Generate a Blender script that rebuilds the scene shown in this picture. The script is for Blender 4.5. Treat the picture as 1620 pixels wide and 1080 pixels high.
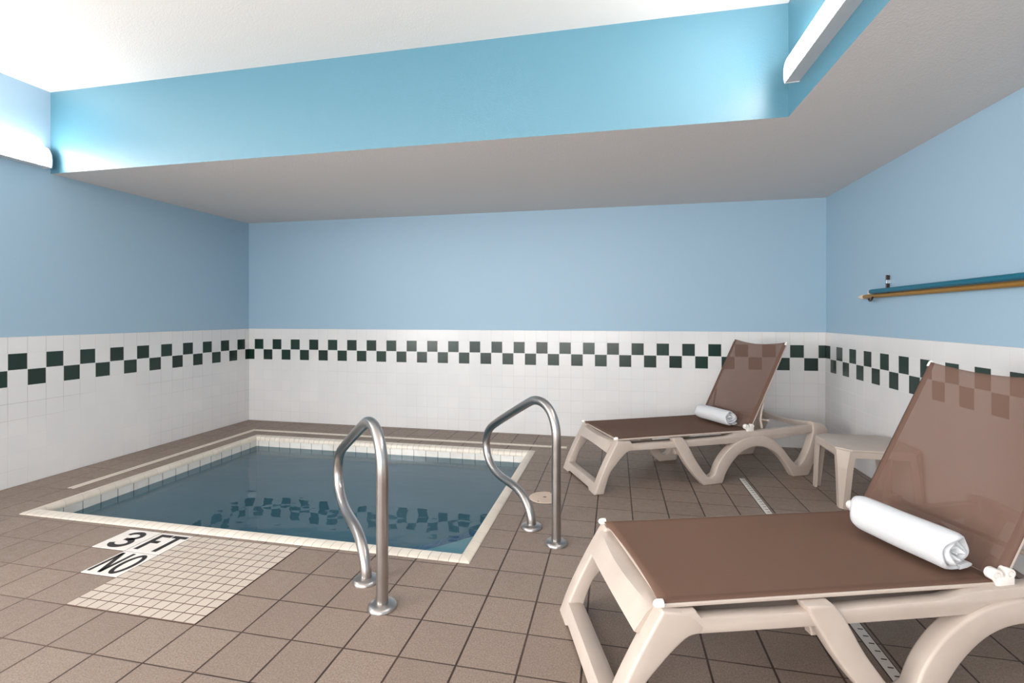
import bpy, bmesh, math, random
from mathutils import Vector, Matrix
S = bpy.context.scene
for o in list(bpy.data.objects): bpy.data.objects.remove(o)
COL = S.collection
rnd = random.Random(7)

# ------------------------------------------------------------------ camera, world, exposure
cam_d = bpy.data.cameras.new('camera'); cam = bpy.data.objects.new('camera', cam_d); COL.objects.link(cam)
cam.location = (0, 0, 1.2); cam.rotation_euler = (math.pi/2, 0, 0.2086)
cam_d.sensor_width = 36; cam_d.lens = 770.8/1620*36; cam_d.shift_y = -41/1620; cam_d.clip_start = .02
S.camera = cam
w = bpy.data.worlds.new('world'); S.world = w; w.use_nodes = True
w.node_tree.nodes['Background'].inputs[0].default_value = (.8, .85, .9, 1)
w.node_tree.nodes['Background'].inputs[1].default_value = .3
S.view_settings.view_transform = 'Standard'; S.view_settings.look = 'None'
S.view_settings.gamma = 1; S.view_settings.use_curve_mapping = False
S.view_settings.exposure = 0.17
def fill_light(name, loc, rot, sx, sy, energy, color=(1.0, .975, .95)):     # added fill lamp outside an invented window
    d = bpy.data.lights.new(name, 'AREA'); d.shape = 'RECTANGLE'; d.size = sx; d.size_y = sy; d.energy = energy; d.color = color
    o = bpy.data.objects.new(name, d); COL.objects.link(o); o.location = loc; o.rotation_euler = rot
fill_light('fill_near', (-1.3, -2.85, 1.35), (math.pi/2, 0, 0), 3.4, 1.8, 172)  # added to brighten the room from behind the camera, no known source
fill_light('fill_left', (-4.40, -1.1, 1.30), (math.pi/2, 0, -math.pi/2), 2.2, 1.5, 275)  # added side fill from behind the camera, its window is invented
LAMP = 23.0          # strength of the fluorescent diffusers in view

# ------------------------------------------------------------------ room numbers
XL, XR, YB, YN = -4.131, 1.855, 4.866, -2.6
ZC, ZS, T = 2.868, 2.26, 0.1167
FX, FY = .905, 2.85
WL = -.085           # water level

W_ = .62             # lounger width
# ------------------------------------------------------------------ node helpers
def srgb(r, g, b):
    f = lambda c: (c/255/12.92) if c/255 <= .04045 else ((c/255+.055)/1.055)**2.4
    return (f(r), f(g), f(b), 1)
class NT:
    def __init__(s, name):
        s.m = bpy.data.materials.new(name); s.m.use_nodes = True; s.t = s.m.node_tree
        s.b = s.t.nodes['Principled BSDF']; s.out = s.t.nodes['Material Output']
    def n(s, typ, **kw):
        x = s.t.nodes.new(typ)
        for k, v in kw.items(): setattr(x, k, v)
        return x
    def l(s, a, b): s.t.links.new(a, b)
    def put(s, sock, v):
        if hasattr(v, 'is_linked') or isinstance(v, bpy.types.NodeSocket): s.l(v, sock)
        else: sock.default_value = v
    def math(s, op, a, b=None, c=None):
        x = s.n('ShaderNodeMath', operation=op); s.put(x.inputs[0], a)
        if b is not None: s.put(x.inputs[1], b)
        if c is not None: s.put(x.inputs[2], c)
        return x.outputs[0]
    def mix(s, f, a, b):
        x = s.n('ShaderNodeMix', data_type='RGBA'); s.put(x.inputs[0], f); s.put(x.inputs[6], a); s.put(x.inputs[7], b)
        return x.outputs[2]
    def noise(s, scale, detail=3, rough=.5, vec=None):
        x = s.n('ShaderNodeTexNoise'); x.inputs['Scale'].default_value = scale
        x.inputs['Detail'].default_value = detail; x.inputs['Roughness'].default_value = rough
        s.l(vec if vec else s.pos(), x.inputs['Vector']); return x.outputs[0]
    def pos(s):
        if not hasattr(s, '_p'): s._p = s.n('ShaderNodeNewGeometry').outputs['Position']
        return s._p
    def obj(s):
        if not hasattr(s, '_o'): s._o = s.n('ShaderNodeTexCoord').outputs['Object']
        return s._o
    def xyz(s, v=None):
        x = s.n('ShaderNodeSeparateXYZ'); s.l(v if v else s.pos(), x.inputs[0]); return x.outputs
    def rng(s, v, a, b, c, d):
        x = s.n('ShaderNodeMapRange'); s.put(x.inputs[0], v)
        for i, q in enumerate((a, b, c, d)): x.inputs[i+1].default_value = q
        return x.outputs[0]
    def bump(s, h, strength=.3, dist=.01):
        x = s.n('ShaderNodeBump'); x.inputs['Strength'].default_value = strength; x.inputs['Distance'].default_value = dist
        s.l(h, x.inputs['Height']); s.l(x.outputs[0], s.b.inputs['Normal']); return x
    def set(s, **kw):
        for k, v in kw.items(): s.put(s.b.inputs[k.replace('_', ' ')], v)
    def grout(s, u, v, gu, gv):
        # u, v in tile units; returns mask (1 on grout) for half widths gu, gv (tile units)
        def edge(c, g):
            fr = s.math('FRACT', c); d = s.math('MINIMUM', fr, s.math('SUBTRACT', 1.0, fr))
            return s.rng(d, g*.8, g*1.25, 1.0, 0.0)
        return s.math('MAXIMUM', edge(u, gu), edge(v, gv))
    def cell(s, u, v, salt=0.0):
        c = s.n('ShaderNodeCombineXYZ'); s.l(s.math('FLOOR', u), c.inputs[0]); s.l(s.math('FLOOR', v), c.inputs[1]); c.inputs[2].default_value = salt
        x = s.n('ShaderNodeTexWhiteNoise'); s.l(c.outputs[0], x.inputs[0]); return x.outputs[0]

def paint(name, col, rough=.55, bump=.12, spec=.5):
    k = NT(name); n = k.noise(140, 2); n2 = k.noise(1.3, 2)
    k.set(Base_Color=k.mix(k.rng(n2, .3, .7, 0, .12), col, tuple(c*1.12 for c in col[:3])+(1,)), Roughness=rough)
    k.set(Specular_IOR_Level=spec); k.bump(n, bump, .004); return k.m
M = {}
M['blue'] = paint('pale_blue_paint', srgb(158, 186, 205), .5)
M['teal'] = paint('teal_blue_paint', srgb(78, 128, 147), .42, .2, .95)
M['white'] = paint('white_ceiling_paint', srgb(232, 228, 224), .8, .3)
M['soffit'] = paint('soffit_white_paint', srgb(222, 216, 212), .8, .5)

def wall_tile(name, axis, origin, sign, off, fd=(204, 200, 198)):
    # white glazed tile with a two-row check border; off = offset of the first upper check in tiles
    k = NT(name); p = k.xyz()
    u = k.math('SUBTRACT', k.math('DIVIDE', k.math('MULTIPLY', k.math('SUBTRACT', p[axis], origin), float(sign)), T), off)
    v = k.math('DIVIDE', p[2], T)
    g = k.grout(u, v, .014, .014)
    row = k.math('FLOOR', v); cu = k.math('FLOOR', u)
    upper = k.math('COMPARE', row, 7.0, .1); lower = k.math('COMPARE', row, 6.0, .1)
    even = k.math('LESS_THAN', k.math('FRACT', k.math('MULTIPLY', cu, .5)), .25)
    odd = k.math('SUBTRACT', 1.0, even)
    chk = k.math('ADD', k.math('MULTIPLY', upper, even), k.math('MULTIPLY', lower, odd))
    var = k.cell(u, v)
    wht = k.mix(k.rng(k.noise(2.2, 3), .3, .7, 0, 1), srgb(223, 222, 222), srgb(230, 228, 227))
    wht = k.mix(k.rng(var, 0, 1, 0, .25), wht, srgb(214, 213, 214))
    grn = k.mix(var, srgb(12, 40, 34), srgb(22, 52, 44))
    c = k.mix(chk, wht, grn)
    inband = k.math('MULTIPLY', k.math('GREATER_THAN', v, 5.98), k.math('LESS_THAN', v, 8.02))
    fade = k.mix(k.rng(k.noise(1.1, 2), .38, .62, 0, 1), srgb(*fd), srgb(218, 216, 215))
    gc = k.mix(inband, fade, srgb(214, 213, 212))
    c = k.mix(g, c, gc)
    k.set(Base_Color=c, Roughness=k.rng(g, 0, 1, .25, .7))
    h = k.math('ADD', k.math('MULTIPLY', g, -1.0), k.math('MULTIPLY', k.noise(9, 2), .8))
    k.bump(h, .12, .004); return k.m
M['tile_back'] = wall_tile('wall_tile_back', 0, XL, 1, .72)
M['tile_left'] = wall_tile('wall_tile_left', 1, YB, -1, .57, (182, 176, 172))
M['tile_right'] = wall_tile('wall_tile_right', 1, YB, -1, -.08)
M['tile_near'] = wall_tile('wall_tile_near', 0, XL, 1, .72)

def floor_mat():
    k = NT('floor_tile'); p = k.xyz(); G = .2124
    u = k.math('DIVIDE', k.math('SUBTRACT', p[0], -1.597), G); v = k.math('DIVIDE', k.math('SUBTRACT', p[1], 1.5946), G)
    g = k.grout(u, v, .0175, .012)
    var = k.cell(u, v, 3.0)
    base = k.mix(var, srgb(138, 119, 106), srgb(150, 131, 117))
    red = k.rng(k.noise(1.7, 4, .6), .5, .75, 0, .35)
    base = k.mix(red, base, srgb(150, 120, 106))
    sp = k.noise(150, 4, .8)
    base = k.mix(k.rng(sp, .42, .60, 0, .8), base, srgb(110, 95, 86))
    sp2 = k.noise(230, 3, .8)
    base = k.mix(k.rng(sp2, .54, .66, 0, .6), base, srgb(176, 162, 150))
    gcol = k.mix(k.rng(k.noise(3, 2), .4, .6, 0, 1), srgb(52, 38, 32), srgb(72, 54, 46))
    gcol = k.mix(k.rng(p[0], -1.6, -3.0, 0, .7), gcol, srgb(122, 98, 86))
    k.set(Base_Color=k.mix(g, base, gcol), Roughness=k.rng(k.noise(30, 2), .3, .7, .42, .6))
    k.bump(k.math('ADD', k.math('MULTIPLY', g, -2.0), k.math('MULTIPLY', sp, .35)), .35, .003); return k.m
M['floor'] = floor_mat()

def small_tile(name, pu, pv, ax=(0, 1), o=(0, 0), col=(232, 224, 214), gcol=(150, 132, 120), gw=.035, rough=.35, jit=.35):
    k = NT(name); p = k.xyz()
    u = k.math('DIVIDE', k.math('SUBTRACT', p[ax[0]], o[0]), pu); v = k.math('DIVIDE', k.math('SUBTRACT', p[ax[1]], o[1]), pv)
    g = k.grout(u, v, gw*.053/pu, gw*.053/pv); var = k.cell(u, v, 1.0)
    c = k.mix(k.rng(var, 0, 1, 0, jit), srgb(*col), srgb(*(int(x*.9) for x in col)))
    c = k.mix(k.rng(k.noise(14, 3), .45, .7, 0, .3), c, srgb(205, 186, 168))
    k.set(Base_Color=k.mix(g, c, srgb(*gcol)), Roughness=rough)
    k.bump(k.math('MULTIPLY', g, -1.0), .4, .003); return k.m
M['mosaic'] = small_tile('mosaic_tile', .0531, .0531, o=(-2.234, 1.595), col=(198, 184, 170), gcol=(92, 64, 52), gw=.042)
M['coping_x'] = small_tile('coping_tile_long', .0535, 5., o=(-.69, -1), col=(232, 222, 208), gcol=(176, 160, 144), gw=.03, rough=.3)
M['coping_y'] = small_tile('coping_tile_side', 5., .107, o=(-9, 2.26), col=(222, 210, 194), gcol=(186, 170, 152), gw=.02, rough=.3)
M['band_x'] = small_tile('pool_band_tile_long', T, 5., ax=(0, 2), o=(-.755, -2), col=(232, 228, 222), gcol=(120, 112, 106), gw=.04, rough=.15)
M['band_y'] = small_tile('pool_band_tile_side', T, 5., ax=(1, 2), o=(2.345, -2), col=(226, 222, 216), gcol=(110, 104, 100), gw=.04, rough=.15)
M['step_edge'] = small_tile('step_edge_tile', .1, 5., o=(0, -3), col=(20, 66, 150), gcol=(110, 140, 170), rough=.3)

def plain(name, col, rough=.5, metal=0., nscale=0, bump=.1, var=None, dist=.002):
    k = NT(name); c = srgb(*col)
    if var: c = k.mix(k.rng(k.noise(8, 3, vec=k.obj()), .35, .65, 0, 1), c, srgb(*var))
    k.set(Base_Color=c, Roughness=rough, Metallic=metal)
    if nscale: k.bump(k.noise(nscale, 3, vec=k.obj()), bump, dist)
    return k.m
M['plaster'] = plain('pool_plaster_depth_tint', (128, 160, 172), .7)  # darker tint than the step stands in for light absorbed by deep water
M['step'] = plain('white_step_plaster', (232, 236, 238), .7)
M['plastic'] = plain('cream_plastic', (194, 180, 169), .42, nscale=500, bump=.05, var=(187, 172, 161))
M['plastic_white'] = plain('white_plastic', (238, 232, 226), .35)
M['terry'] = plain('white_terry', (226, 227, 230), .95, nscale=420, bump=.9, dist=.004)
M['housing'] = plain('grey_enamel', (214, 214, 216), .4)
M['black'] = plain('black_glaze', (34, 26, 24), .3)
M['dark'] = plain('dark_slot', (30, 26, 24), .7)
M['plate'] = plain('white_glazed_plate', (232, 226, 220), .25, var=(226, 218, 210))
M['drain'] = plain('cream_drain_plastic', (226, 214, 198), .45)
M['lid'] = plain('beige_lid', (214, 190, 170), .5, var=(206, 182, 162))
M['pole_teal'] = plain('teal_pole_coat', (0, 98, 122), .35)
M['pole_gold'] = plain('bronze_pole_coat', (160, 116, 44), .35, metal=.3)
M['pole_tip'] = plain('cream_pole_tip', (232, 214, 190), .5)
M['hook'] = plain('dark_brown_metal', (62, 40, 36), .4, metal=.3)
M['chrome'] = plain('chrome', (210, 212, 216), .15, metal=1)
def steel():
    k = NT('brushed_steel'); n = k.noise(3, 2, vec=k.obj())
    k.set(Base_Color=k.mix(k.rng(n, .35, .65, 0, 1), srgb(172, 166, 163), srgb(188, 184, 182)), Metallic=1.0, Roughness=k.rng(k.noise(12, 3, vec=k.obj()), .3, .7, .27, .36))
    return k.m
M['steel'] = steel()
def sling(name, col, see):
    k = NT(name); o = k.obj(); oy = k.xyz(o)[1]
    hem = k.math('MAXIMUM', k.rng(oy, .050, .054, 1, 0), k.rng(oy, W_-.054, W_-.050, 0, 1))
    k.set(Base_Color=k.mix(hem, srgb(*col), srgb(*(int(c*.86) for c in col))), Roughness=.85, Specular_IOR_Level=.12)
    wv = k.n('ShaderNodeTexChecker'); wv.inputs['Scale'].default_value = 450; k.l(o, wv.inputs['Vector'])
    k.bump(wv.outputs['Fac'], .25, .001)
    tr = k.n('ShaderNodeBsdfTransparent'); mx = k.n('ShaderNodeMixShader'); k.l(k.rng(hem, 0, 1, see, .0), mx.inputs[0])
    k.l(k.b.outputs[0], mx.inputs[1]); k.l(tr.outputs[0], mx.inputs[2]); k.l(mx.outputs[0], k.out.inputs[0]); return k.m
M['sling'] = sling('brown_mesh_fabric_back', (124, 97, 85), .36)
M['sling_seat'] = sling('brown_mesh_fabric_seat', (120, 93, 79), .16)
def water():
    k = NT('pool_water'); p = k.pos()
    mp = k.n('ShaderNodeMapping'); mp.inputs['Scale'].default_value = (1.0, 1.7, 1); k.l(p, mp.inputs[0])
    n1 = k.noise(2.2, 2, .5, mp.outputs[0]); n2 = k.noise(9, 2, .5, mp.outputs[0])
    h = k.math('ADD', n1, k.math('MULTIPLY', n2, .05))
    bp = k.n('ShaderNodeBump'); bp.inputs['Strength'].default_value = .11; bp.inputs['Distance'].default_value = .05; k.l(h, bp.inputs['Height'])
    gl = k.n('ShaderNodeBsdfGlossy'); gl.inputs['Roughness'].default_value = .015; k.l(bp.outputs[0], gl.inputs['Normal'])
    gl.inputs['Color'].default_value = (.9, .95, 1, 1)
    df = k.n('ShaderNodeBsdfDiffuse'); df.inputs['Color'].default_value = srgb(80, 124, 142)
    tr = k.n('ShaderNodeBsdfTransparent'); tr.inputs['Color'].default_value = (.52, .82, .88, 1)
    m1 = k.n('ShaderNodeMixShader'); m1.inputs[0].default_value = .66; k.l(df.outputs[0], m1.inputs[1]); k.l(tr.outputs[0], m1.inputs[2])
    fr = k.n('ShaderNodeFresnel'); fr.inputs['IOR'].default_value = 1.33; k.l(bp.outputs[0], fr.inputs['Normal'])
    m2 = k.n('ShaderNodeMixShader'); k.l(fr.outputs[0], m2.inputs[0]); k.l(m1.outputs[0], m2.inputs[1]); k.l(gl.outputs[0], m2.inputs[2])
    k.l(m2.outputs[0], k.out.inputs[0]); return k.m
M['water'] = water()
def lamp(name, strength):
    k = NT(name); k.set(Base_Color=(.9, .9, .9, 1), Roughness=.4, Emission_Color=(1, .955, .915, 1), Emission_Strength=strength); return k.m
M['lamp'] = lamp('lit_diffuser', LAMP)

# ------------------------------------------------------------------ mesh helpers
def obj(name, bm, mat, parent=None, smooth=False, loc=None):
    bmesh.ops.recalc_face_normals(bm, faces=bm.faces)
    me = bpy.data.meshes.new(name); bm.to_mesh(me); bm.free()
    for m_ in (mat if isinstance(mat, list) else [mat]): me.materials.append(M[m_])
    if smooth:
        for p in me.polygons: p.use_smooth = True
        if smooth != 'all':
            try: me.set_sharp_from_angle(angle=math.radians(35))
            except Exception: pass
    o = bpy.data.objects.new(name, me); COL.objects.link(o)
    if parent: o.parent = parent
    if loc: o.location = loc
    return o
def tag(o, label=None, cat=None, group=None, kind=None):
    for k, v in (('label', label), ('category', cat), ('group', group), ('kind', kind)):
        if v: o[k] = v
    return o
def empty(name, loc, rz=0, label=None, cat=None, group=None):
    o = bpy.data.objects.new(name, None); COL.objects.link(o); o.location = loc; o.rotation_euler = (0, 0, rz)
    o.empty_display_size = .05
    return tag(o, label, cat, group)
def struct(name, bm, mat, label=None, parent=None, smooth=False):
    o = obj(name, bm, mat, parent, smooth)
    if not parent: tag(o, label, None, None, 'structure')
    return o
def box(bm, a, b, bev=0, seg=2, mi=0):
    a, b = Vector(a), Vector(b)
    r = bmesh.ops.create_cube(bm, size=1)
    vs = r['verts']
    for v in vs: v.co = Vector([(a[i]+b[i])/2 + v.co[i]*(b[i]-a[i]) for i in range(3)])
    fs = list({f for v in vs for f in v.link_faces})
    for f in fs: f.material_index = mi
    if bev:
        es = list({e for v in vs for e in v.link_edges})
        bmesh.ops.bevel(bm, geom=es, offset=bev, segments=seg, profile=.5, affect='EDGES')
def BM(): return bmesh.new()
def prism(bm, pts, y0, y1, bev=0, seg=2, ax='y', mi=0):
    """2D outline pts (a,b) extruded along an axis: ax 'y' -> (a, y, b); 'z' -> (a, b, z); 'x' -> (x, a, b)"""
    f3 = {'y': lambda p, t: (p[0], t, p[1]), 'z': lambda p, t: (p[0], p[1], t), 'x': lambda p, t: (t, p[0], p[1])}[ax]
    v0 = [bm.verts.new(f3(p, y0)) for p in pts]; v1 = [bm.verts.new(f3(p, y1)) for p in pts]; n = len(pts)
    fa = bm.faces.new(v0); fb = bm.faces.new(v1[::-1]); fs = [fa, fb]
    for i in range(n): fs.append(bm.faces.new((v0[(i+1) % n], v0[i], v1[i], v1[(i+1) % n])))
    for f in fs: f.material_index = mi
    bmesh.ops.recalc_face_normals(bm, faces=fs)
    if bev:
        es = list(fa.edges)+list(fb.edges)
        bmesh.ops.bevel(bm, geom=es, offset=bev, segments=seg, profile=.5, affect='EDGES', clamp_overlap=True)
def cr(pts, n=6, closed=False):
    """Catmull-Rom through 2D/3D points"""
    P = [Vector(p) for p in pts]; out = []
    N = len(P)
    for i in range(N if closed else N-1):
        p0 = P[(i-1) % N] if closed or i > 0 else P[0]*2-P[1]
        p1 = P[i]; p2 = P[(i+1) % N]; p3 = P[(i+2) % N] if closed or i+2 < N else P[-1]*2-P[-2]
        for k in range(n):
            t = k/n
            out.append(.5*((2*p1)+(p2-p0)*t+(2*p0-5*p1+4*p2-p3)*t*t+(3*p1-p0-3*p2+p3)*t**3))
    if not closed: out.append(P[-1])
    return out
def tube(bm, path, r, seg=20, cap=True, mi=0):
    """tube along 3D path; r a number or list"""
    P = [Vector(p) for p in path]; n = len(P); up = None; rings = []
    tprev = None
    for i in range(n):
        t = (P[min(i+1, n-1)]-P[max(i-1, 0)]).normalized()
        if up is None:
            up = Vector((0, 0, 1)) if abs(t.z) < .9 else Vector((1, 0, 0))
            up = (up-t*up.dot(t)).normalized()
        else:
            q = tprev.rotation_difference(t); up = q @ up; up = (up-t*up.dot(t)).normalized()
        tprev = t; sd = t.cross(up); rr = r[i] if isinstance(r, (list, tuple)) else r
        rings.append([bm.verts.new(P[i]+(up*math.cos(a)+sd*math.sin(a))*rr) for a in [2*math.pi*k/seg for k in range(seg)]])
    for a, b in zip(rings, rings[1:]):
        for k in range(seg): bm.faces.new((a[k], a[(k+1) % seg], b[(k+1) % seg], b[k])).material_index = mi
    if cap: bm.faces.new(rings[0][::-1]).material_index = mi; bm.faces.new(rings[-1]).material_index = mi
def lathe(bm, prof, seg=32, M4=None, mi=0):
    """prof (r, h) around z"""
    rings = []
    for r, h in prof:
        if r < 1e-6: rings.append([bm.verts.new((0, 0, h))])
        else: rings.append([bm.verts.new((r*math.cos(2*math.pi*k/seg), r*math.sin(2*math.pi*k/seg), h)) for k in range(seg)])
    for a, b in zip(rings, rings[1:]):
        for k in range(seg):
            k2 = (k+1) % seg
            vs = [a[k % len(a)], a[k2 % len(a)], b[k2 % len(b)], b[k % len(b)]]
            u = []
            for v in vs:
                if v not in u: u.append(v)
            if len(u) > 2: bm.faces.new(u).material_index = mi
    if M4: bmesh.ops.transform(bm, matrix=M4, verts=[v for r_ in rings for v in r_])

# ------------------------------------------------------------------ structure
PX0, PX1, PY0, PY1 = -3.522, -.69, 2.262, 4.262      # outer edge of coping
IX0, IX1, IY0, IY1 = -3.462, -.755, 2.345, 4.182    # inner edge of coping
b = BM()
for a, c in (((XL, YN), (XR, PY0)), ((XL, PY1), (XR, YB)), ((XL, PY0), (PX0, PY1)), ((PX1, PY0), (XR, PY1))):
    box(b, (a[0], a[1], -.12), (c[0], c[1], 0))
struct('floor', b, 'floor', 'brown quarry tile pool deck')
b = BM(); box(b, (XL-.15, YN-.15, ZC), (XR+.15, YB+.15, ZC+.12)); struct('ceiling', b, 'white', 'white upper ceiling')
TH = 9*T
def wall(name, a, c, label):
    b = BM(); box(b, a, c); return struct(name, b, 'blue', label)
b = BM(); LW = (-2.2, 0.0, .55, 2.05)  # LW: invented opening that lets in the added left fill
box(b, (XL-.15, YN-.15, -.12), (XL, LW[0], ZC)); box(b, (XL-.15, LW[1], -.12), (XL, YB+.15, ZC))
box(b, (XL-.15, LW[0], -.12), (XL, LW[1], LW[2])); box(b, (XL-.15, LW[0], LW[3]), (XL, LW[1], ZC))
struct('wall_left', b, 'blue', 'pale blue left wall')
b = BM()
for y in (LW[0], -1.125, LW[1]-.05): box(b, (XL-.11, y, LW[2]), (XL-.05, y+.05, LW[3]), .003, 1)
for z in (LW[2], LW[3]-.05): box(b, (XL-.11, LW[0], z), (XL-.05, LW[1], z+.05), .003, 1)
struct('added_window_2', b, 'plastic_white', 'added unseen window for fill light in the left wall, behind the camera')
wall('wall_right', (XR, YN-.15, -.12), (XR+.15, YB+.15, ZC), 'pale blue right wall')
wall('wall_back', (XL, YB, -.12), (XR, YB+.15, ZC), 'pale blue back wall')
WX0, WX1, WZ0, WZ1 = -3.0, .4, .45, 2.25  # invented opening that lets in the added near fill
b = BM()
box(b, (XL, YN-.15, -.12), (WX0, YN, ZC)); box(b, (WX1, YN-.15, -.12), (XR, YN, ZC))
box(b, (WX0, YN-.15, -.12), (WX1, YN, WZ0)); box(b, (WX0, YN-.15, WZ1), (WX1, YN, ZC))
struct('wall_near', b, 'blue', 'pale blue wall behind the camera')
b = BM()
for x in (WX0, WX0+1.11, WX0+2.24, WX1-.05): box(b, (x, YN-.11, WZ0), (x+.05, YN-.05, WZ1), .003, 1)
for z in (WZ0, WZ1-.05): box(b, (WX0, YN-.11, z), (WX1, YN-.05, z+.05), .003, 1)
struct('added_window_1', b, 'plastic_white', 'wide added window for fill light, unseen behind the camera')
e = .008
for n, a, c, m_, l in (('trim_1', (XL, .0, 0), (XL+e, YB, TH), 'tile_left', 'white tile wainscot with check border on left wall'),
                       ('trim_2', (XL+e, YB-e, 0), (XR-e, YB, TH), 'tile_back', 'white tile wainscot with check border on back wall'),
                       ('trim_3', (XR-e, YN, 0), (XR, YB, TH), 'tile_right', 'white tile wainscot with check border on right wall'),
                       ('trim_4', (XL+e, YN, 0), (XR-e, YN+e, WZ0), 'tile_near', 'white tile wainscot on wall behind the camera')):
    b = BM(); box(b, a, c, .003); struct(n, b, m_, l)
# L-shaped bulkhead: grey-white underside, teal faces
b = BM()
pts = [(XL, FY), (FX, FY), (FX, YN), (XR, YN), (XR, YB), (XL, YB)]
prism(b, pts, ZS, ZC, ax='z')
b.faces.ensure_lookup_table(); b.normal_update()
for f in b.faces: f.material_index = 0 if abs(f.normal.z) > .5 else 1
struct('soffit', b, ['soffit', 'teal'], 'dropped soffit with teal faces around the high ceiling')

# pool basin
b = BM(); D = -.95
def quad(bm, p, mi=0):
    f = bm.faces.new([bm.verts.new(q) for q in p]); f.material_index = mi
quad(b, [(IX0, IY0, D), (IX1, IY0, D), (IX1, IY1, D), (IX0, IY1, D)])
ring = [(IX0, IY0), (IX1, IY0), (IX1, IY1), (IX0, IY1)]
for i in range(4):
    p, q = ring[i], ring[(i+1) % 4]
    quad(b, [(*p, D), (*q, D), (*q, -.127), (*p, -.127)])
    quad(b, [(*p, -.127), (*q, -.127), (*q, -.008), (*p, -.008)], 1 if i % 2 == 0 else 2)
    # outer shell gives the basin thickness
basin = obj('pool_basin', b, ['plaster', 'band_x', 'band_y']); tag(basin, 'sunken pool basin with white tile band at the waterline', None, None, 'structure')
# underwater corner step with blue tile edge
b = BM(); cs = 1.0
tri = [(IX1, IY0), (IX1, IY0+cs), (IX1-cs, IY0)]
prism(b, [(IX1-.001, IY0+.001), (IX1-.001, IY0+cs), (IX1-cs, IY0+.001)], D+.002, -.26, ax='z')
st = struct('pool_step', b, 'step', 'underwater corner step of the pool')
b = BM(); n_ = Vector((-1, 1, 0)).normalized()*.002
A = Vector((IX1-.002, IY0+cs, 0)); B_ = Vector((IX1-cs, IY0+.002, 0)); q = Vector((1, -1, 0)).normalized()*.06
d_ = (B_-A).normalized()
P4 = [A, B_, B_+q-d_*.06, A+q+d_*.06]
prism(b, [(p.x, p.y) for p in P4], -.2595, -.254, ax='z')
o = obj('step_edge_tile', b, 'step_edge', st)
# coping: rounded profile swept around the edge with mitred corners
b = BM()
prof = [(0, -.03), (0, .002), (.012, .008), (.035, .011), (.055, .0105), (.07, .006), (.078, -.004), (.081, -.02), (.081, -.03)]
outer = [(PX0, PY0), (PX1, PY0), (PX1, PY1), (PX0, PY1)]; inn = [(1, 1), (-1, 1), (-1, -1), (1, -1)]
sx = [(IX0-PX0), (PX1-IX1)]
rings = []
for i in range(4):
    wx = (IX0-PX0) if i in (0, 3) else (PX1-IX1); wy = (IY0-PY0) if i < 2 else (PY1-IY1)
    rings.append([b.verts.new((outer[i][0]+inn[i][0]*d/.081*(wx+.003), outer[i][1]+inn[i][1]*d/.081*(wy+.003), z)) for d, z in prof])
for i in range(4):
    r0, r1 = rings[i], rings[(i+1) % 4]
    for k in range(len(prof)):
        k2 = (k+1) % len(prof)
        b.faces.new((r0[k], r1[k], r1[k2], r0[k2])).material_index = 0 if i % 2 == 0 else 1
struct('pool_coping', b, ['coping_x', 'coping_y'], 'cream bullnose tile coping around the pool', smooth=True)
b = BM(); quad(b, [(IX0, IY0, WL), (IX1, IY0, WL), (IX1, IY1, WL), (IX0, IY1, WL)])
wt = obj('pool_water', b, 'water'); tag(wt, 'murky teal water filling the sunken pool', 'water', None, 'stuff')
# mosaic patch set in the deck
b = BM(); box(b, (-2.234, 1.595, .0), (-1.597, 2.232, .0025), .001, 1)
struct('mosaic_inlay', b, 'mosaic', 'cream mosaic tile square set in the deck beside the depth markers')

# ------------------------------------------------------------------ depth marker tiles
def stroke(bm, pts, wd, z, mi=0):
    """flat ribbon of width wd along 2D polyline, 1 mm thick"""
    P = [Vector(p) for p in pts]; n = len(P); L_, R_ = [], []
    for i in range(n):
        t = (P[min(i+1, n-1)]-P[max(i-1, 0)]).normalized(); nn = Vector((-t.y, t.x))
        ww = wd[i] if isinstance(wd, (list, tuple)) else wd
        L_.append(P[i]+nn*ww/2); R_.append(P[i]-nn*ww/2)
    for i in range(n-1):
        vs = [L_[i], L_[i+1], R_[i+1], R_[i]]
        prism(bm, [(v.x, v.y) for v in vs], z, z+.0006, ax='z', mi=mi)
def ell(cx, cy, rx, ry, a0, a1, n=24): return [(cx+rx*math.cos(math.radians(a0+(a1-a0)*k/n)), cy+ry*math.sin(math.radians(a0+(a1-a0)*k/n))) for k in range(n+1)]
def letters(bm, txt, z):
    # local frame: tile centre origin, x right, y up
    if txt == '3':
        stroke(bm, ell(.0, .038, .043, .034, 170, -85), [.027]*25, z); stroke(bm, ell(.0, -.036, .049, .038, 85, -172), [.030]*25, z)
        stroke(bm, [(-.02, .002), (.008, .002)], .024, z)
    if txt == 'FT':
        stroke(bm, [(-.068, -.08), (-.068, .085)], .027, z); stroke(bm, [(-.0545, .0725), (-.004, .0725)], .025, z); stroke(bm, [(-.0545, .004), (-.014, .004)], .025, z)
        stroke(bm, [(.048, -.085), (.048, .060)], .027, z); stroke(bm, [(.003, .0725), (.093, .0725)], .025, z)
    if txt == 'NO':
        stroke(bm, [(-.084, -.085), (-.084, .088)], .018, z); stroke(bm, [(-.02, -.088), (-.02, .088)], .018, z); stroke(bm, [(-.083, .079), (-.021, -.079)], .022, z)
        stroke(bm, ell(.047, 0, .034, .078, 0, 360, 40), .021, z)
G = .2124
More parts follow.
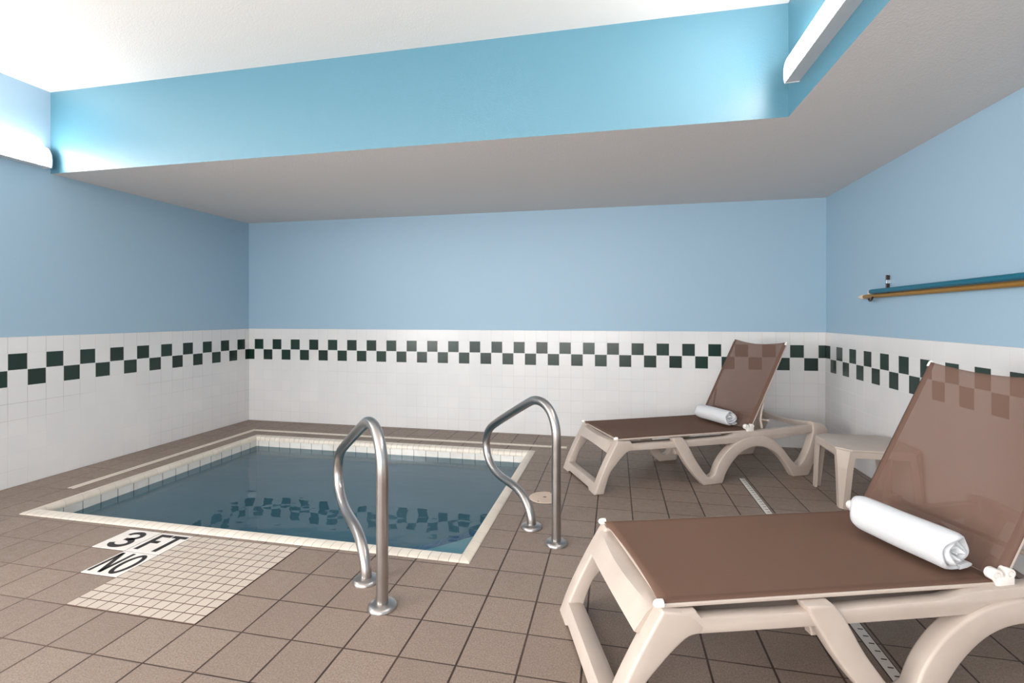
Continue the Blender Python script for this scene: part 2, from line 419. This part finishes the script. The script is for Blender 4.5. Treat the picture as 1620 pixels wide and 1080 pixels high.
for txt, i, j, lab in (('3', -5, 2, 'white depth marker tile with a black number 3, in front of the pool'),
                       ('FT', -4, 2, 'white depth marker tile reading FT in black, in front of the pool'),
                       ('NO', -4, 1, 'white marker tile reading NO in black beside the mosaic')):
    cx, cy = -1.597+(i+.5)*G, 1.5946+(j+.5)*G
    t = empty('marker_tile', (cx, cy, 0), 0, lab, 'floor sign', 'marker tiles in front of the pool')
    b = BM(); box(b, (-.1035, -.1035, 0), (.1035, .1035, .003), .001, 1); obj('plate', b, 'plate', t)
    b = BM(); letters(b, txt, .003); obj('lettering', b, 'black', t)

# ------------------------------------------------------------------ drains and lid
t = empty('trench_drain', (-3.70, 2.675, 0), 0, 'narrow cream slot drain along the left and back of the pool', 'drain')
b = BM(); box(b, (-.028, 0, 0), (-.004, 1.765, .003), .001, 1); box(b, (.004, 0, 0), (.028, 1.745, .003), .001, 1)
box(b, (-.028, 1.765, 0), (3.27, 1.789, .003), .001, 1); box(b, (.004, 1.735, 0), (3.27, 1.757, .003), .001, 1)
obj('channel_rim', b, 'drain', t)
b = BM(); box(b, (-.005, 0, 0), (.005, 1.765, .0012)); box(b, (-.005, 1.756, 0), (3.27, 1.766, .0012)); obj('slot', b, 'dark', t)
b = BM(); k_ = 0
while .04+k_*.05 < 3.2: box(b, (.02+k_*.05, 1.7555, 0), (.045+k_*.05, 1.7665, .0025)); k_ += 1
o = obj('slot_bridge', b, 'drain', t); o['kind'] = 'stuff'
t = empty('strip_drain', (.913, 3.86, 0), 0, 'white slotted strip drain running under both loungers', 'drain')
b = BM(); box(b, (-.02, -3.2, -.002), (.02, 0, .0010)); obj('strip', b, 'plate', t)
b = BM(); k_ = 0
for s_ in (-1, 1): box(b, (s_*.0215-.002, -3.2, 0), (s_*.0215+.002, 0, .0008))
while .04+k_*.042 < 3.15: box(b, (-.004, -.04-k_*.042, .000), (.014, -.035-k_*.042, .0016)); k_ += 1
o = obj('slots', b, 'dark', t); o['kind'] = 'stuff'
t = empty('skimmer_lid', (-.455, 3.19, 0), 0, 'round beige skimmer lid set in the deck behind the far handrail', 'lid')
b = BM(); lathe(b, [(0, .004), (.09, .004), (.1, .003), (.103, 0)], 40); obj('cover', b, 'lid', t, smooth=True)
b = BM(); box(b, (-.01, -.007, .003), (.012, .007, .0045), .001, 1); obj('finger_hole', b, 'dark', t)
for a in (70, 250):
    b = BM(); box(b, (.088*math.cos(math.radians(a))-.004, .088*math.sin(math.radians(a))-.004, .003), (.088*math.cos(math.radians(a))+.004, .088*math.sin(math.radians(a))+.004, .0046)); obj('screw', b, 'dark', t)

# ------------------------------------------------------------------ handrails
HP = [(0, .0), (0, .12), (0, .30), (0, .47), (.0, .56), (.012, .625), (.045, .68), (.095, .715), (.155, .728), (.215, .722), (.27, .70),
      (.40, .637), (.53, .572), (.64, .515), (.70, .48), (.745, .437), (.768, .385), (.768, .33), (.745, .275), (.70, .232), (.64, .205),
      (.57, .192), (.50, .186), (.43, .180), (.37, .168), (.31, .142), (.262, .10), (.237, .05), (.232, 0)]
def handrail(loc, ang, label):
    t = empty('handrail', (*loc, 0), math.radians(ang), label, 'handrail', 'steel handrails at the pool corner')
    b = BM(); tube(b, cr([(x, 0, z) for x, z in HP], 5), .0245, 28); obj('rail_tube', b, 'steel', t, smooth=True)
    for x in (0, .232):
        b = BM(); lathe(b, [(.0247, .004), (.0247, .022), (.032, .022), (.05, .018), (.058, .012), (.061, .004), (.061, 0), (.0247, 0)], 36)
        obj('flange', b, 'steel', t, smooth=True, loc=(x, 0, 0))
    return t
handrail((-.938, 1.852), 134.5, 'curved steel handrail nearer the camera, beside the mosaic')
handrail((-.303, 2.555), 133.5, 'curved steel handrail farther away, beside the skimmer lid')

# ------------------------------------------------------------------ loungers
W_ = .62      # frame width (y from 0 near side to W_)
RAIL = [(.15, .345), (.245, .343), (.262, .324), (.60, .322), (1.0, .330), (1.08, .350), (1.2, .354), (1.79, .376), (1.80, .320), (1.43, .288), (1.30, .283), (.96, .277), (.58, .276), (.24, .278), (.12, .285)]
def fleg_outline():
    a = cr([(-.018, 0.0), (.008, .072), (.040, .145), (.085, .235), (.125, .308), (.150, .352)], 4)
    c = [Vector((.232, .340))]+cr([(.27, .30), (.262, .281), (.225, .272), (.190, .245), (.145, .198), (.098, .14), (.070, .068), (.05, 0.0)], 4)
    return [(v.x, v.y) for v in a+c]
def aleg_outline():
    q = []
    q += cr([(.560, .346), (.585, .295), (.615, .245), (.665, .165), (.735, .075), (.808, 0)], 4)
    q += [Vector((.958, 0))]
    q += cr([(.968, .018), (.993, .078), (1.056, .160), (1.136, .220), (1.232, .245), (1.33, .232), (1.425, .180), (1.50, .105), (1.560, .018)], 4)
    q += [Vector((1.575, 0)), Vector((1.709, 0))]
    q += cr([(1.745, .07), (1.80, .158), (1.86, .255), (1.885, .31), (1.872, .352), (1.82, .386), (1.745, .398)], 3)
    q += cr([(1.752, .325), (1.715, .215), (1.665, .125), (1.625, .085)], 4)
    q += cr([(1.600, .088), (1.546, .135), (1.462, .232), (1.363, .302), (1.248, .322), (1.12, .300), (1.009, .240), (.931, .152), (.893, .07)], 4)
    q += [Vector((.868, .055)), Vector((.838, .06))]
    q += cr([(.800, .105), (.740, .19), (.695, .27), (.665, .32), (.640, .346)], 4)
    return [(v.x, v.y) for v in q]
BA = math.radians(62.5)
def back_pt(t, off=0): return (1.215+t*math.cos(BA)-off*math.sin(BA), .378+t*math.sin(BA)+off*math.cos(BA))
def cloth_grid(bm, fn, nu, nv, th):
    top = [[bm.verts.new(fn(i/nu, j/nv, 0)) for j in range(nv+1)] for i in range(nu+1)]
    for i in range(nu):
        for j in range(nv): bm.faces.new((top[i][j], top[i+1][j], top[i+1][j+1], top[i][j+1]))
def lounger(loc, ang, label, stretch=1.0):
    t = empty('sun_lounger', (*loc, 0), math.radians(ang), label, 'sun lounger', 'brown mesh sun loungers by the pool')
    t.scale = (stretch, 1, 1)
    # legs
    for s_ in (0, 1):
        y0, y1 = (0, .068) if s_ == 0 else (W_-.068, W_)
        b = BM(); prism(b, fleg_outline(), y0, y1, .009, 3); obj('front_leg', b, 'plastic', t, smooth=True)
        y0, y1 = (-.012, .05) if s_ == 0 else (W_-.05, W_+.012)
        b = BM(); prism(b, aleg_outline(), y0, y1, .012, 3); obj('arched_leg', b, 'plastic', t, smooth=True)
    # frame: rails, end bars
    b = BM()
    for y0, y1 in ((.0005, .045), (W_-.045, W_-.0005)): prism(b, RAIL, y0, y1, .007, 2)
    for y0, y1 in ((.04, .10), (W_-.10, W_-.04)): prism(b, [(.20, .300), (.20, .314), (1.22, .322), (1.22, .300)], y0, y1, .003, 1)
    # front shelf bar between the legs, bowed toward the foot end
    n = 12
    def bar(prof_fn, ya, yb, n=12):
        rr = []
        for k in range(n+1):
            u = k/n; y = ya+(yb-ya)*u; rr.append([b.verts.new((p[0], y, p[1])) for p in prof_fn(u)])
        m = len(rr[0])
        for a_, c_ in zip(rr, rr[1:]):
            for k in range(m): b.faces.new((a_[k], a_[(k+1) % m], c_[(k+1) % m], c_[k]))
        b.faces.new(rr[0]); b.faces.new(rr[-1][::-1])
    def shelf(u):
        bow = math.sin(math.pi*u); dz = .012*bow
        return [(.095-.012*bow, .262+.02*bow), (.084-.014*bow, .268+.02*bow), (.122-.02*bow, .323), (.135-.02*bow, .335), (.158-.01*bow, .340-.3*dz), (.235, .338-.6*dz), (.24, .332-.6*dz), (.235, .318), (.15, .30), (.125-.01*bow, .275+.02*bow)]
    bar(shelf, .05, W_-.05)
    # floor bar between the front feet, with the feet as pads
    def skid(u):
        pad = 1 if (u < .14 or u > .86) else 0
        lo = .0 if pad else .014
        return [(-.017+lo*.4, lo), (-.004, .052), (.004, .062), (.045, .062), (.062, .052), (.052, lo)]
    bar(skid, .03, W_-.03, 22)
    # rear bar
    def rear(u):
        bow = math.sin(math.pi*u)
        return [(1.80-.03*bow, .33), (1.80-.03*bow, .375-.016*bow), (1.812-.03*bow, .386-.016*bow), (1.85-.03*bow, .375-.016*bow), (1.868-.03*bow, .345), (1.86-.03*bow, .32)]
    bar(rear, .03, W_-.03)
    def mid(u): return [(1.15, .29), (1.15, .335), (1.158, .342), (1.20, .342), (1.208, .335), (1.208, .29)]
    bar(mid, .02, W_-.02, 4)
    obj('frame', b, 'plastic', t, smooth=True)
    # drain tabs at the leg brackets
    for s_ in (0, 1):
        ya, yb = (.05, .085) if s_ == 0 else (W_-.085, W_-.05)
        b = BM(); prism(b, [(.60, .29), (.70, .29), (.70, .24), (.665, .215), (.62, .215)], ya, yb, .004, 1); obj('bracket', b, 'plastic', t, smooth=True)
    # seat sling
    yi0, yi1 = .024, W_-.024
    zs0, zs1 = .364, .366
    def fn(u, v, s_):
        x = .15+u*(1.205-.15); z = zs0+(zs1-zs0)*u
        sag = .010*math.sin(math.pi*v)*min(1, 6*u, 6*(1-u)+.3)
        edge = 0
        if v < .02 or v > .98: edge = -.006
        inset = .012*math.sin(math.pi*v)*(1 if u == 0 else 0)
        return (x+inset, yi0+(yi1-yi0)*v, z-sag+edge)
    b = BM(); cloth_grid(b, fn, 30, 50, 0)
    o = obj('seat_sling', b, 'sling_seat', t, smooth='all'); m_ = o.modifiers.new('t', 'SOLIDIFY'); m_.thickness = .003; m_.offset = -1
    b = BM()
    for y in (yi0+.003, yi1-.003): box(b, (.155, y-.006, zs0-.017), (1.21, y+.006, zs0-.005), .003, 1)
    for v in b.verts: v.co.z += (v.co.x-.15)/1.06*(zs1-zs0)
    box(b, (.165, yi0+.01, zs0-.024), (.185, yi1-.01, zs0-.012), .003, 1)
    box(b, (1.18, yi0+.01, zs1-.026), (1.20, yi1-.01, zs1-.014), .003, 1)
    sf = obj('seat_frame', b, 'plastic', t, smooth=True)
    for y in (yi0+.001, yi1-.001):
        b = BM(); lathe(b, [(0, -.016), (.0032, -.0155), (.0062, -.0140), (.0088, -.0115), (.0107, -.008), (.0120, -.004), (.0125, .001), (.012, .012), (0, .012)], 20, Matrix.Translation((.146, y, zs0-.003)) @ Matrix.Rotation(math.pi/2, 4, 'Y'))
        obj('end_cap', b, 'plastic_white', sf, smooth=True)
    # back sling
    H_ = .70
    def fb(u, v, s_):
        top = H_-.028*math.sin(math.pi*v)
        tt = -.014+u*(top+.014)
        sag = .014*math.sin(math.pi*v)*min(1, 5*u+.2)*min(1, 6*(1-u)+.35)
        if v < .02 or v > .98: sag += .006
        x, z = back_pt(tt, -sag); return (x, yi0+(yi1-yi0)*v, z)
    b = BM(); cloth_grid(b, fb, 30, 50, 0)
    o = obj('back_sling', b, 'sling', t, smooth='all'); m_ = o.modifiers.new('t', 'SOLIDIFY'); m_.thickness = .003; m_.offset = 1
    for y in (yi0+.002, yi1-.002):
        b = BM(); p0, p1 = back_pt(-.005, -.0125), back_pt(H_-.004, -.0125)
        yy = y+(.006 if y < .3 else -.006)
        tube(b, [(p0[0], yy, p0[1]), (p1[0], yy, p1[1])], .0085, 10)
        bf = obj('back_rail', b, 'plastic', t, smooth=True)
        b = BM(); p0 = back_pt(H_-.006, -.008)
        lathe(b, [(0, .014), (.005, .0125), (.0085, .008), (.0095, 0), (.0095, -.015), (0, -.015)], 16, Matrix.Translation((p0[0], y+(.004 if y < .3 else -.004), p0[1])) @ Matrix.Rotation(math.pi/2-BA, 4, 'Y'))
        obj('end_cap', b, 'plastic_white', bf, smooth=True)
    # cross bar and prop behind the back
    b = BM(); pr_ = back_pt(.24, -.022)
    tube(b, [(pr_[0]-.018, .04, .43), (pr_[0]-.018, W_-.04, .43)], .009, 12)
    for y in (.04, W_-.04):
        tube(b, cr([(pr_[0], y, pr_[1]), (pr_[0]+.003, y, .56), (pr_[0]-.012, y, .50), (pr_[0]-.022, y, .43), (pr_[0]-.01, y, .365)], 5), .0085, 10)
        lathe(b, [(0, .0), (.009, .002), (.009, .012), (0, .014)], 12, Matrix.Translation((pr_[0]+.04, y, .42)) @ Matrix.Rotation(math.pi/2, 4, 'X'))
        tube(b, [(pr_[0]-.02, y, .43), (pr_[0]+.04, y, .42)], .006, 8)
    obj('prop', b, 'plastic', t, smooth=True)
    # hinges
    for y in (yi0, yi1):
        sg = -1 if y == yi0 else 1
        h = BM()
        for dx, dz, r in ((-.016, .018, .019), (.028, .022, .016)):
            lathe(h, [(0, 0), (r*.45, 0), (r*.5, .004), (r*.55, 0), (r*.9, 0), (r, .003), (r, .026), (r*.9, .029), (0, .029)], 20, Matrix.Translation((1.205+dx, y+sg*.008, .366+dz)) @ Matrix.Rotation(math.pi/2*(1 if sg > 0 else -1), 4, 'X'))
        box(h, (1.185, y-.010, .348), (1.245, y+.010, .380), .006, 2)
        obj('hinge', h, 'plastic_white', t, smooth=True)
    return t
FA = 26.0; NA = 17.9
far = lounger((-.116, 3.304), FA, 'brown mesh sun lounger farther away, beside the back wall')
near = lounger((-.0146, 1.4074), NA, 'brown mesh sun lounger nearest the camera, cut off at the right', 1.055)

# ------------------------------------------------------------------ rolled towels
def towel(c, ang, L, R, label, seed):
    t = empty('rolled_towel', (c[0], c[1], c[2]-R), math.radians(ang), label, 'towel', 'rolled white towels on the loungers')
    r_ = random.Random(seed); b = BM()
    turns = 3.2; pitch = R*.27; N = 110; M_ = 26
    def prof(th, k, side):
        r = R-pitch*(th/(2*math.pi)); return r-side*pitch*.86
    ph = [r_.uniform(0, 6.28) for _ in range(6)]
    rings = []
    for i in range(M_+1):
        u = i/M_; x = (u-.5)*L; e_ = min(u, 1-u)*L
        rnd_ = max(0, 1-e_/.02)
        out, inn_ = [], []
        for k in range(N+1):
            th = turns*2*math.pi*k/N
            wob = 1+.022*math.sin(2*th+ph[0])+.014*math.sin(3*th+ph[1]+2.2*u)+.010*math.sin(9*u+ph[2]+th)
            ro = prof(th, k, 0); ri = max(prof(th, k, 1), .002)
            th_ = (ro-ri); sh = th_*.30*rnd_**2
            xx = x+(1 if u > .5 else -1)*(.010*math.sin(th*1.3+ph[3])+.006*math.sin(th*3.1+ph[4]))*max(0, 1-e_/.06)
            # the roll settles a little: flatter under its own weight
            def pt(r):
                a = -math.pi*.62+th
                yy, zz = math.cos(a)*r*wob*1.03, math.sin(a)*r*wob*.95
                return (xx, yy, zz+R*.955)
            out.append(b.verts.new(pt(ro-sh))); inn_.append(b.verts.new(pt(ri+sh)))
        rings.append((out, inn_))
    for (o0, i0), (o1, i1) in zip(rings, rings[1:]):
        for k in range(N):
            b.faces.new((o0[k], o0[k+1], o1[k+1], o1[k])); b.faces.new((i0[k+1], i0[k], i1[k], i1[k+1]))
        b.faces.new((o0[0], o1[0], i1[0], i0[0])); b.faces.new((o0[N], i0[N], i1[N], o1[N]))
    for (o0, i0) in (rings[0], rings[-1]):
        for k in range(N): b.faces.new((o0[k], i0[k], i0[k+1], o0[k+1]))
    obj('cloth', b, 'terry', t, smooth='all')
    # loose end of the cloth lying along the bottom
    b = BM()
    fl = [(-.35*R*1.0, .004), (-.80*R, .007), (-1.02*R, .012), (-1.07*R, .018), (-.98*R, .022), (-.75*R, .024), (-.35*R, .02)]
    prism(b, [(q[0], q[1]) for q in fl], -L*.47, L*.485, .003, 2, ax='x')
    obj('hem', b, 'terry', t, smooth=True)
    return t
towel((1.005, 1.975, .446), NA+90+6, .335, .072, 'rolled white towel on the lounger nearest the camera', 3)
towel((.765, 4.05, .436), FA+90+5, .33, .064, 'rolled white towel on the far lounger by the back wall', 5)

# ------------------------------------------------------------------ side table
def table():
    t = empty('side_table', (1.60, 3.605, 0), 0, 'small cream plastic side table by the right wall, between the loungers', 'side table')
    hx, hy, c = .235, .225, .07
    out = [(-hx+c, -hy), (hx-c, -hy), (hx, -hy+c), (hx, hy-c), (hx-c, hy), (-hx+c, hy), (-hx, hy-c), (-hx, -hy+c)]
    sc = lambda f, L_: [(x*f, y*f) for x, y in L_]
    b = BM(); prism(b, out, .355, .370, .005, 2, ax='z'); obj('table_top', b, 'plastic', t, smooth=True)
    b = BM()
    ra = [v for v in sc(.985, out)]; rb = [v for v in sc(.93, out)]
    n = 8
    for i in range(n):
        q0, q1, q2, q3 = ra[i], ra[(i+1) % n], rb[(i+1) % n], rb[i]
        vs0 = [b.verts.new((*q, .318)) for q in (q0, q1, q2, q3)]; vs1 = [b.verts.new((*q, .357)) for q in (q0, q1, q2, q3)]
        b.faces.new(vs0); b.faces.new(vs1[::-1])
        for k in range(4): b.faces.new((vs0[k], vs0[(k+1) % 4], vs1[(k+1) % 4], vs1[k]))
    obj('apron', b, 'plastic', t)
    for sx_, sy_ in ((-1, -1), (1, -1), (1, 1), (-1, 1)):
        b = BM(); X, Y = hx*sx_, hy*sy_
        def sect(z, s0, th):
            # chamfered angle section
            wd = .035-.012*(1-s0)
            p = [(0, c*s0+.035), (0, c*s0), (c*s0, 0), (c*s0+.035, 0), (c*s0+.035, th), (c*s0+th*.4, th), (th, c*s0+th*.4), (th, c*s0+.035)]
            # leans inwards toward the foot
            lean = .0
            return [b.verts.new((X-sx_*(px+.003), Y-sy_*(py+.003), z)) for px, py in p]
        r0 = sect(.357, .8, .022); r1 = sect(.25, .55, .02); r2 = sect(0, .2, .016)
        for a_, c_ in ((r0, r1), (r1, r2)):
            for k in range(8): b.faces.new((a_[k], a_[(k+1) % 8], c_[(k+1) % 8], c_[k]))
        b.faces.new(r0); b.faces.new(r2[::-1])
        bmesh.ops.recalc_face_normals(b, faces=b.faces)
        obj('leg', b, 'plastic', t)
table()

# ------------------------------------------------------------------ poles on the right wall
def pole(name, p0, p1, r, mat, label, tipmat=None, tip=.0):
    t = empty(name, p0, 0, label, 'pole', 'poles hung on the right wall')
    d = Vector(p1)-Vector(p0); u = d.normalized()
    b = BM(); tube(b, [Vector((0, 0, 0)), d], r, 20); obj('shaft', b, mat, t, smooth=True)
    b = BM()
    if tipmat:
        tube(b, [u*.0, -u*tip*.45, -u*tip*.8, -u*tip], [r*1.12, r*1.12, r*.8, r*.35], 16); obj('tip', b, tipmat, t, smooth=True)
    else:
        tube(b, [u*.0, -u*.008, -u*.015], [r*1.02, r*.85, r*.45], 16); obj('end_cap', b, mat, t, smooth=True)
    return t
pole('pool_pole', (1.812, 3.985, 1.372), (1.812, .6, 1.392), .0165, 'pole_teal', 'teal pole hung along the right wall, upper of the pair')
pole('pool_pole', (1.826, 4.11, 1.340), (1.826, .6, 1.357), .0150, 'pole_gold', 'bronze pole with cream tip on the right wall, lower of the pair', 'pole_tip', .09)
def wall_hook(y, z, label):
    t = empty('pole_hook', (XR, y, z-.008), 0, label, 'hook', 'pole hooks on the right wall')
    b = BM(); tube(b, cr([(-.0, .11, .02), (-.014, .09, .006), (-.03, .045, -.020), (-.045, .0, -.028), (-.058, -.05, -.022), (-.066, -.085, -.004)], 5), .0065, 10); obj('hook_arm', b, 'hook', t, smooth=True)
    b = BM(); box(b, (-.012, .03, -.01), (0, .11, .05), .004, 2); obj('back_plate', b, 'pole_tip', t, smooth=True)
    b = BM(); box(b, (-.03, -.19, .055), (-.018, -.178, .145), .002, 1); box(b, (-.008, -.17, .0), (0, -.16, .145), .002, 1)
    obj('clip_bar', b, 'hook', t)
    b = BM(); box(b, (-.031, -.192, .085), (0, -.170, .112), .002, 1); obj('clip', b, 'chrome', t, smooth=True)
wall_hook(4.0, 1.342, 'dark curved wall hook with chrome clip at the far tips of the two poles')
wall_hook(1.4, 1.358, 'dark curved wall hook under the poles nearer the camera, past the right edge')

# ------------------------------------------------------------------ wall lights
def fixture(loc, rz, L, mat, label, group='fluorescent wall lights', dep=.085, h=.155):
    """local: wall plane at x=0, sticks out to +x, runs along +y from the end at y=0, bottom at z=0"""
    t = empty('wall_light', loc, rz, label, 'wall light', group)
    b = BM(); prism(b, [(0, 0.004), (dep*.93, 0), (dep*.93, .006), (dep*.35, .012), (.015, .02), (.015, h-.02), (.0, h-.01)], 0.006, L-.006, .001, 1); obj('housing', b, 'housing', t, smooth=True)
    lens = [(dep*.90, .006)]+[(dep*(.62+.38*math.cos(a)), .012+(h-.022)*(.5+.5*math.sin(a))) for a in [math.radians(-80+160*k/12) for k in range(13)]]+[(dep*.3, h-.004), (.016, h-.012), (.016, h-.02), (dep*.25, h-.014), (dep*.5, h*.5), (dep*.3, .015)]
    lens = [(dep*.94, .0065)]+cr([(dep*.99, .02), (dep*1.0, h*.35), (dep*.93, h*.62), (dep*.72, h*.84), (dep*.42, h*.97), (.016, h)], 3)+[(.016, h*.9), (dep*.38, h*.85), (dep*.6, h*.72), (dep*.8, h*.5), (dep*.86, h*.3), (dep*.84, .012)]
    lens = [(v[0], v[1]) for v in lens]
    b = BM(); prism(b, lens, .008, L-.008); obj('diffuser', b, mat, t, smooth=True)
    for y0, y1 in ((0, .008), (L-.008, L)):
        b = BM(); cp = [(0, 0), (dep*.95, -.002)]+[(v[0]+.002, v[1]) for v in cr([(dep*.99, .02), (dep*1.0, h*.35), (dep*.93, h*.62), (dep*.72, h*.84), (dep*.42, h*.975), (0, h+.003)], 3)]
        prism(b, cp, y0, y1, .001, 1); obj('end_cap', b, 'housing', t, smooth=True)
    return t
# along left wall: wall at XL, light sticks out to +x, runs toward the camera (-y): place its far end at y0-L
L2 = 2.44
fixture((XL, 2.805-L2, 2.283), 0, L2, 'lamp', 'lit white fluorescent light on the left wall under the high ceiling')
fixture((FX, 2.695, 2.372), math.pi, L2, 'lamp', 'lit white fluorescent light on the teal face of the right soffit', dep=.072)
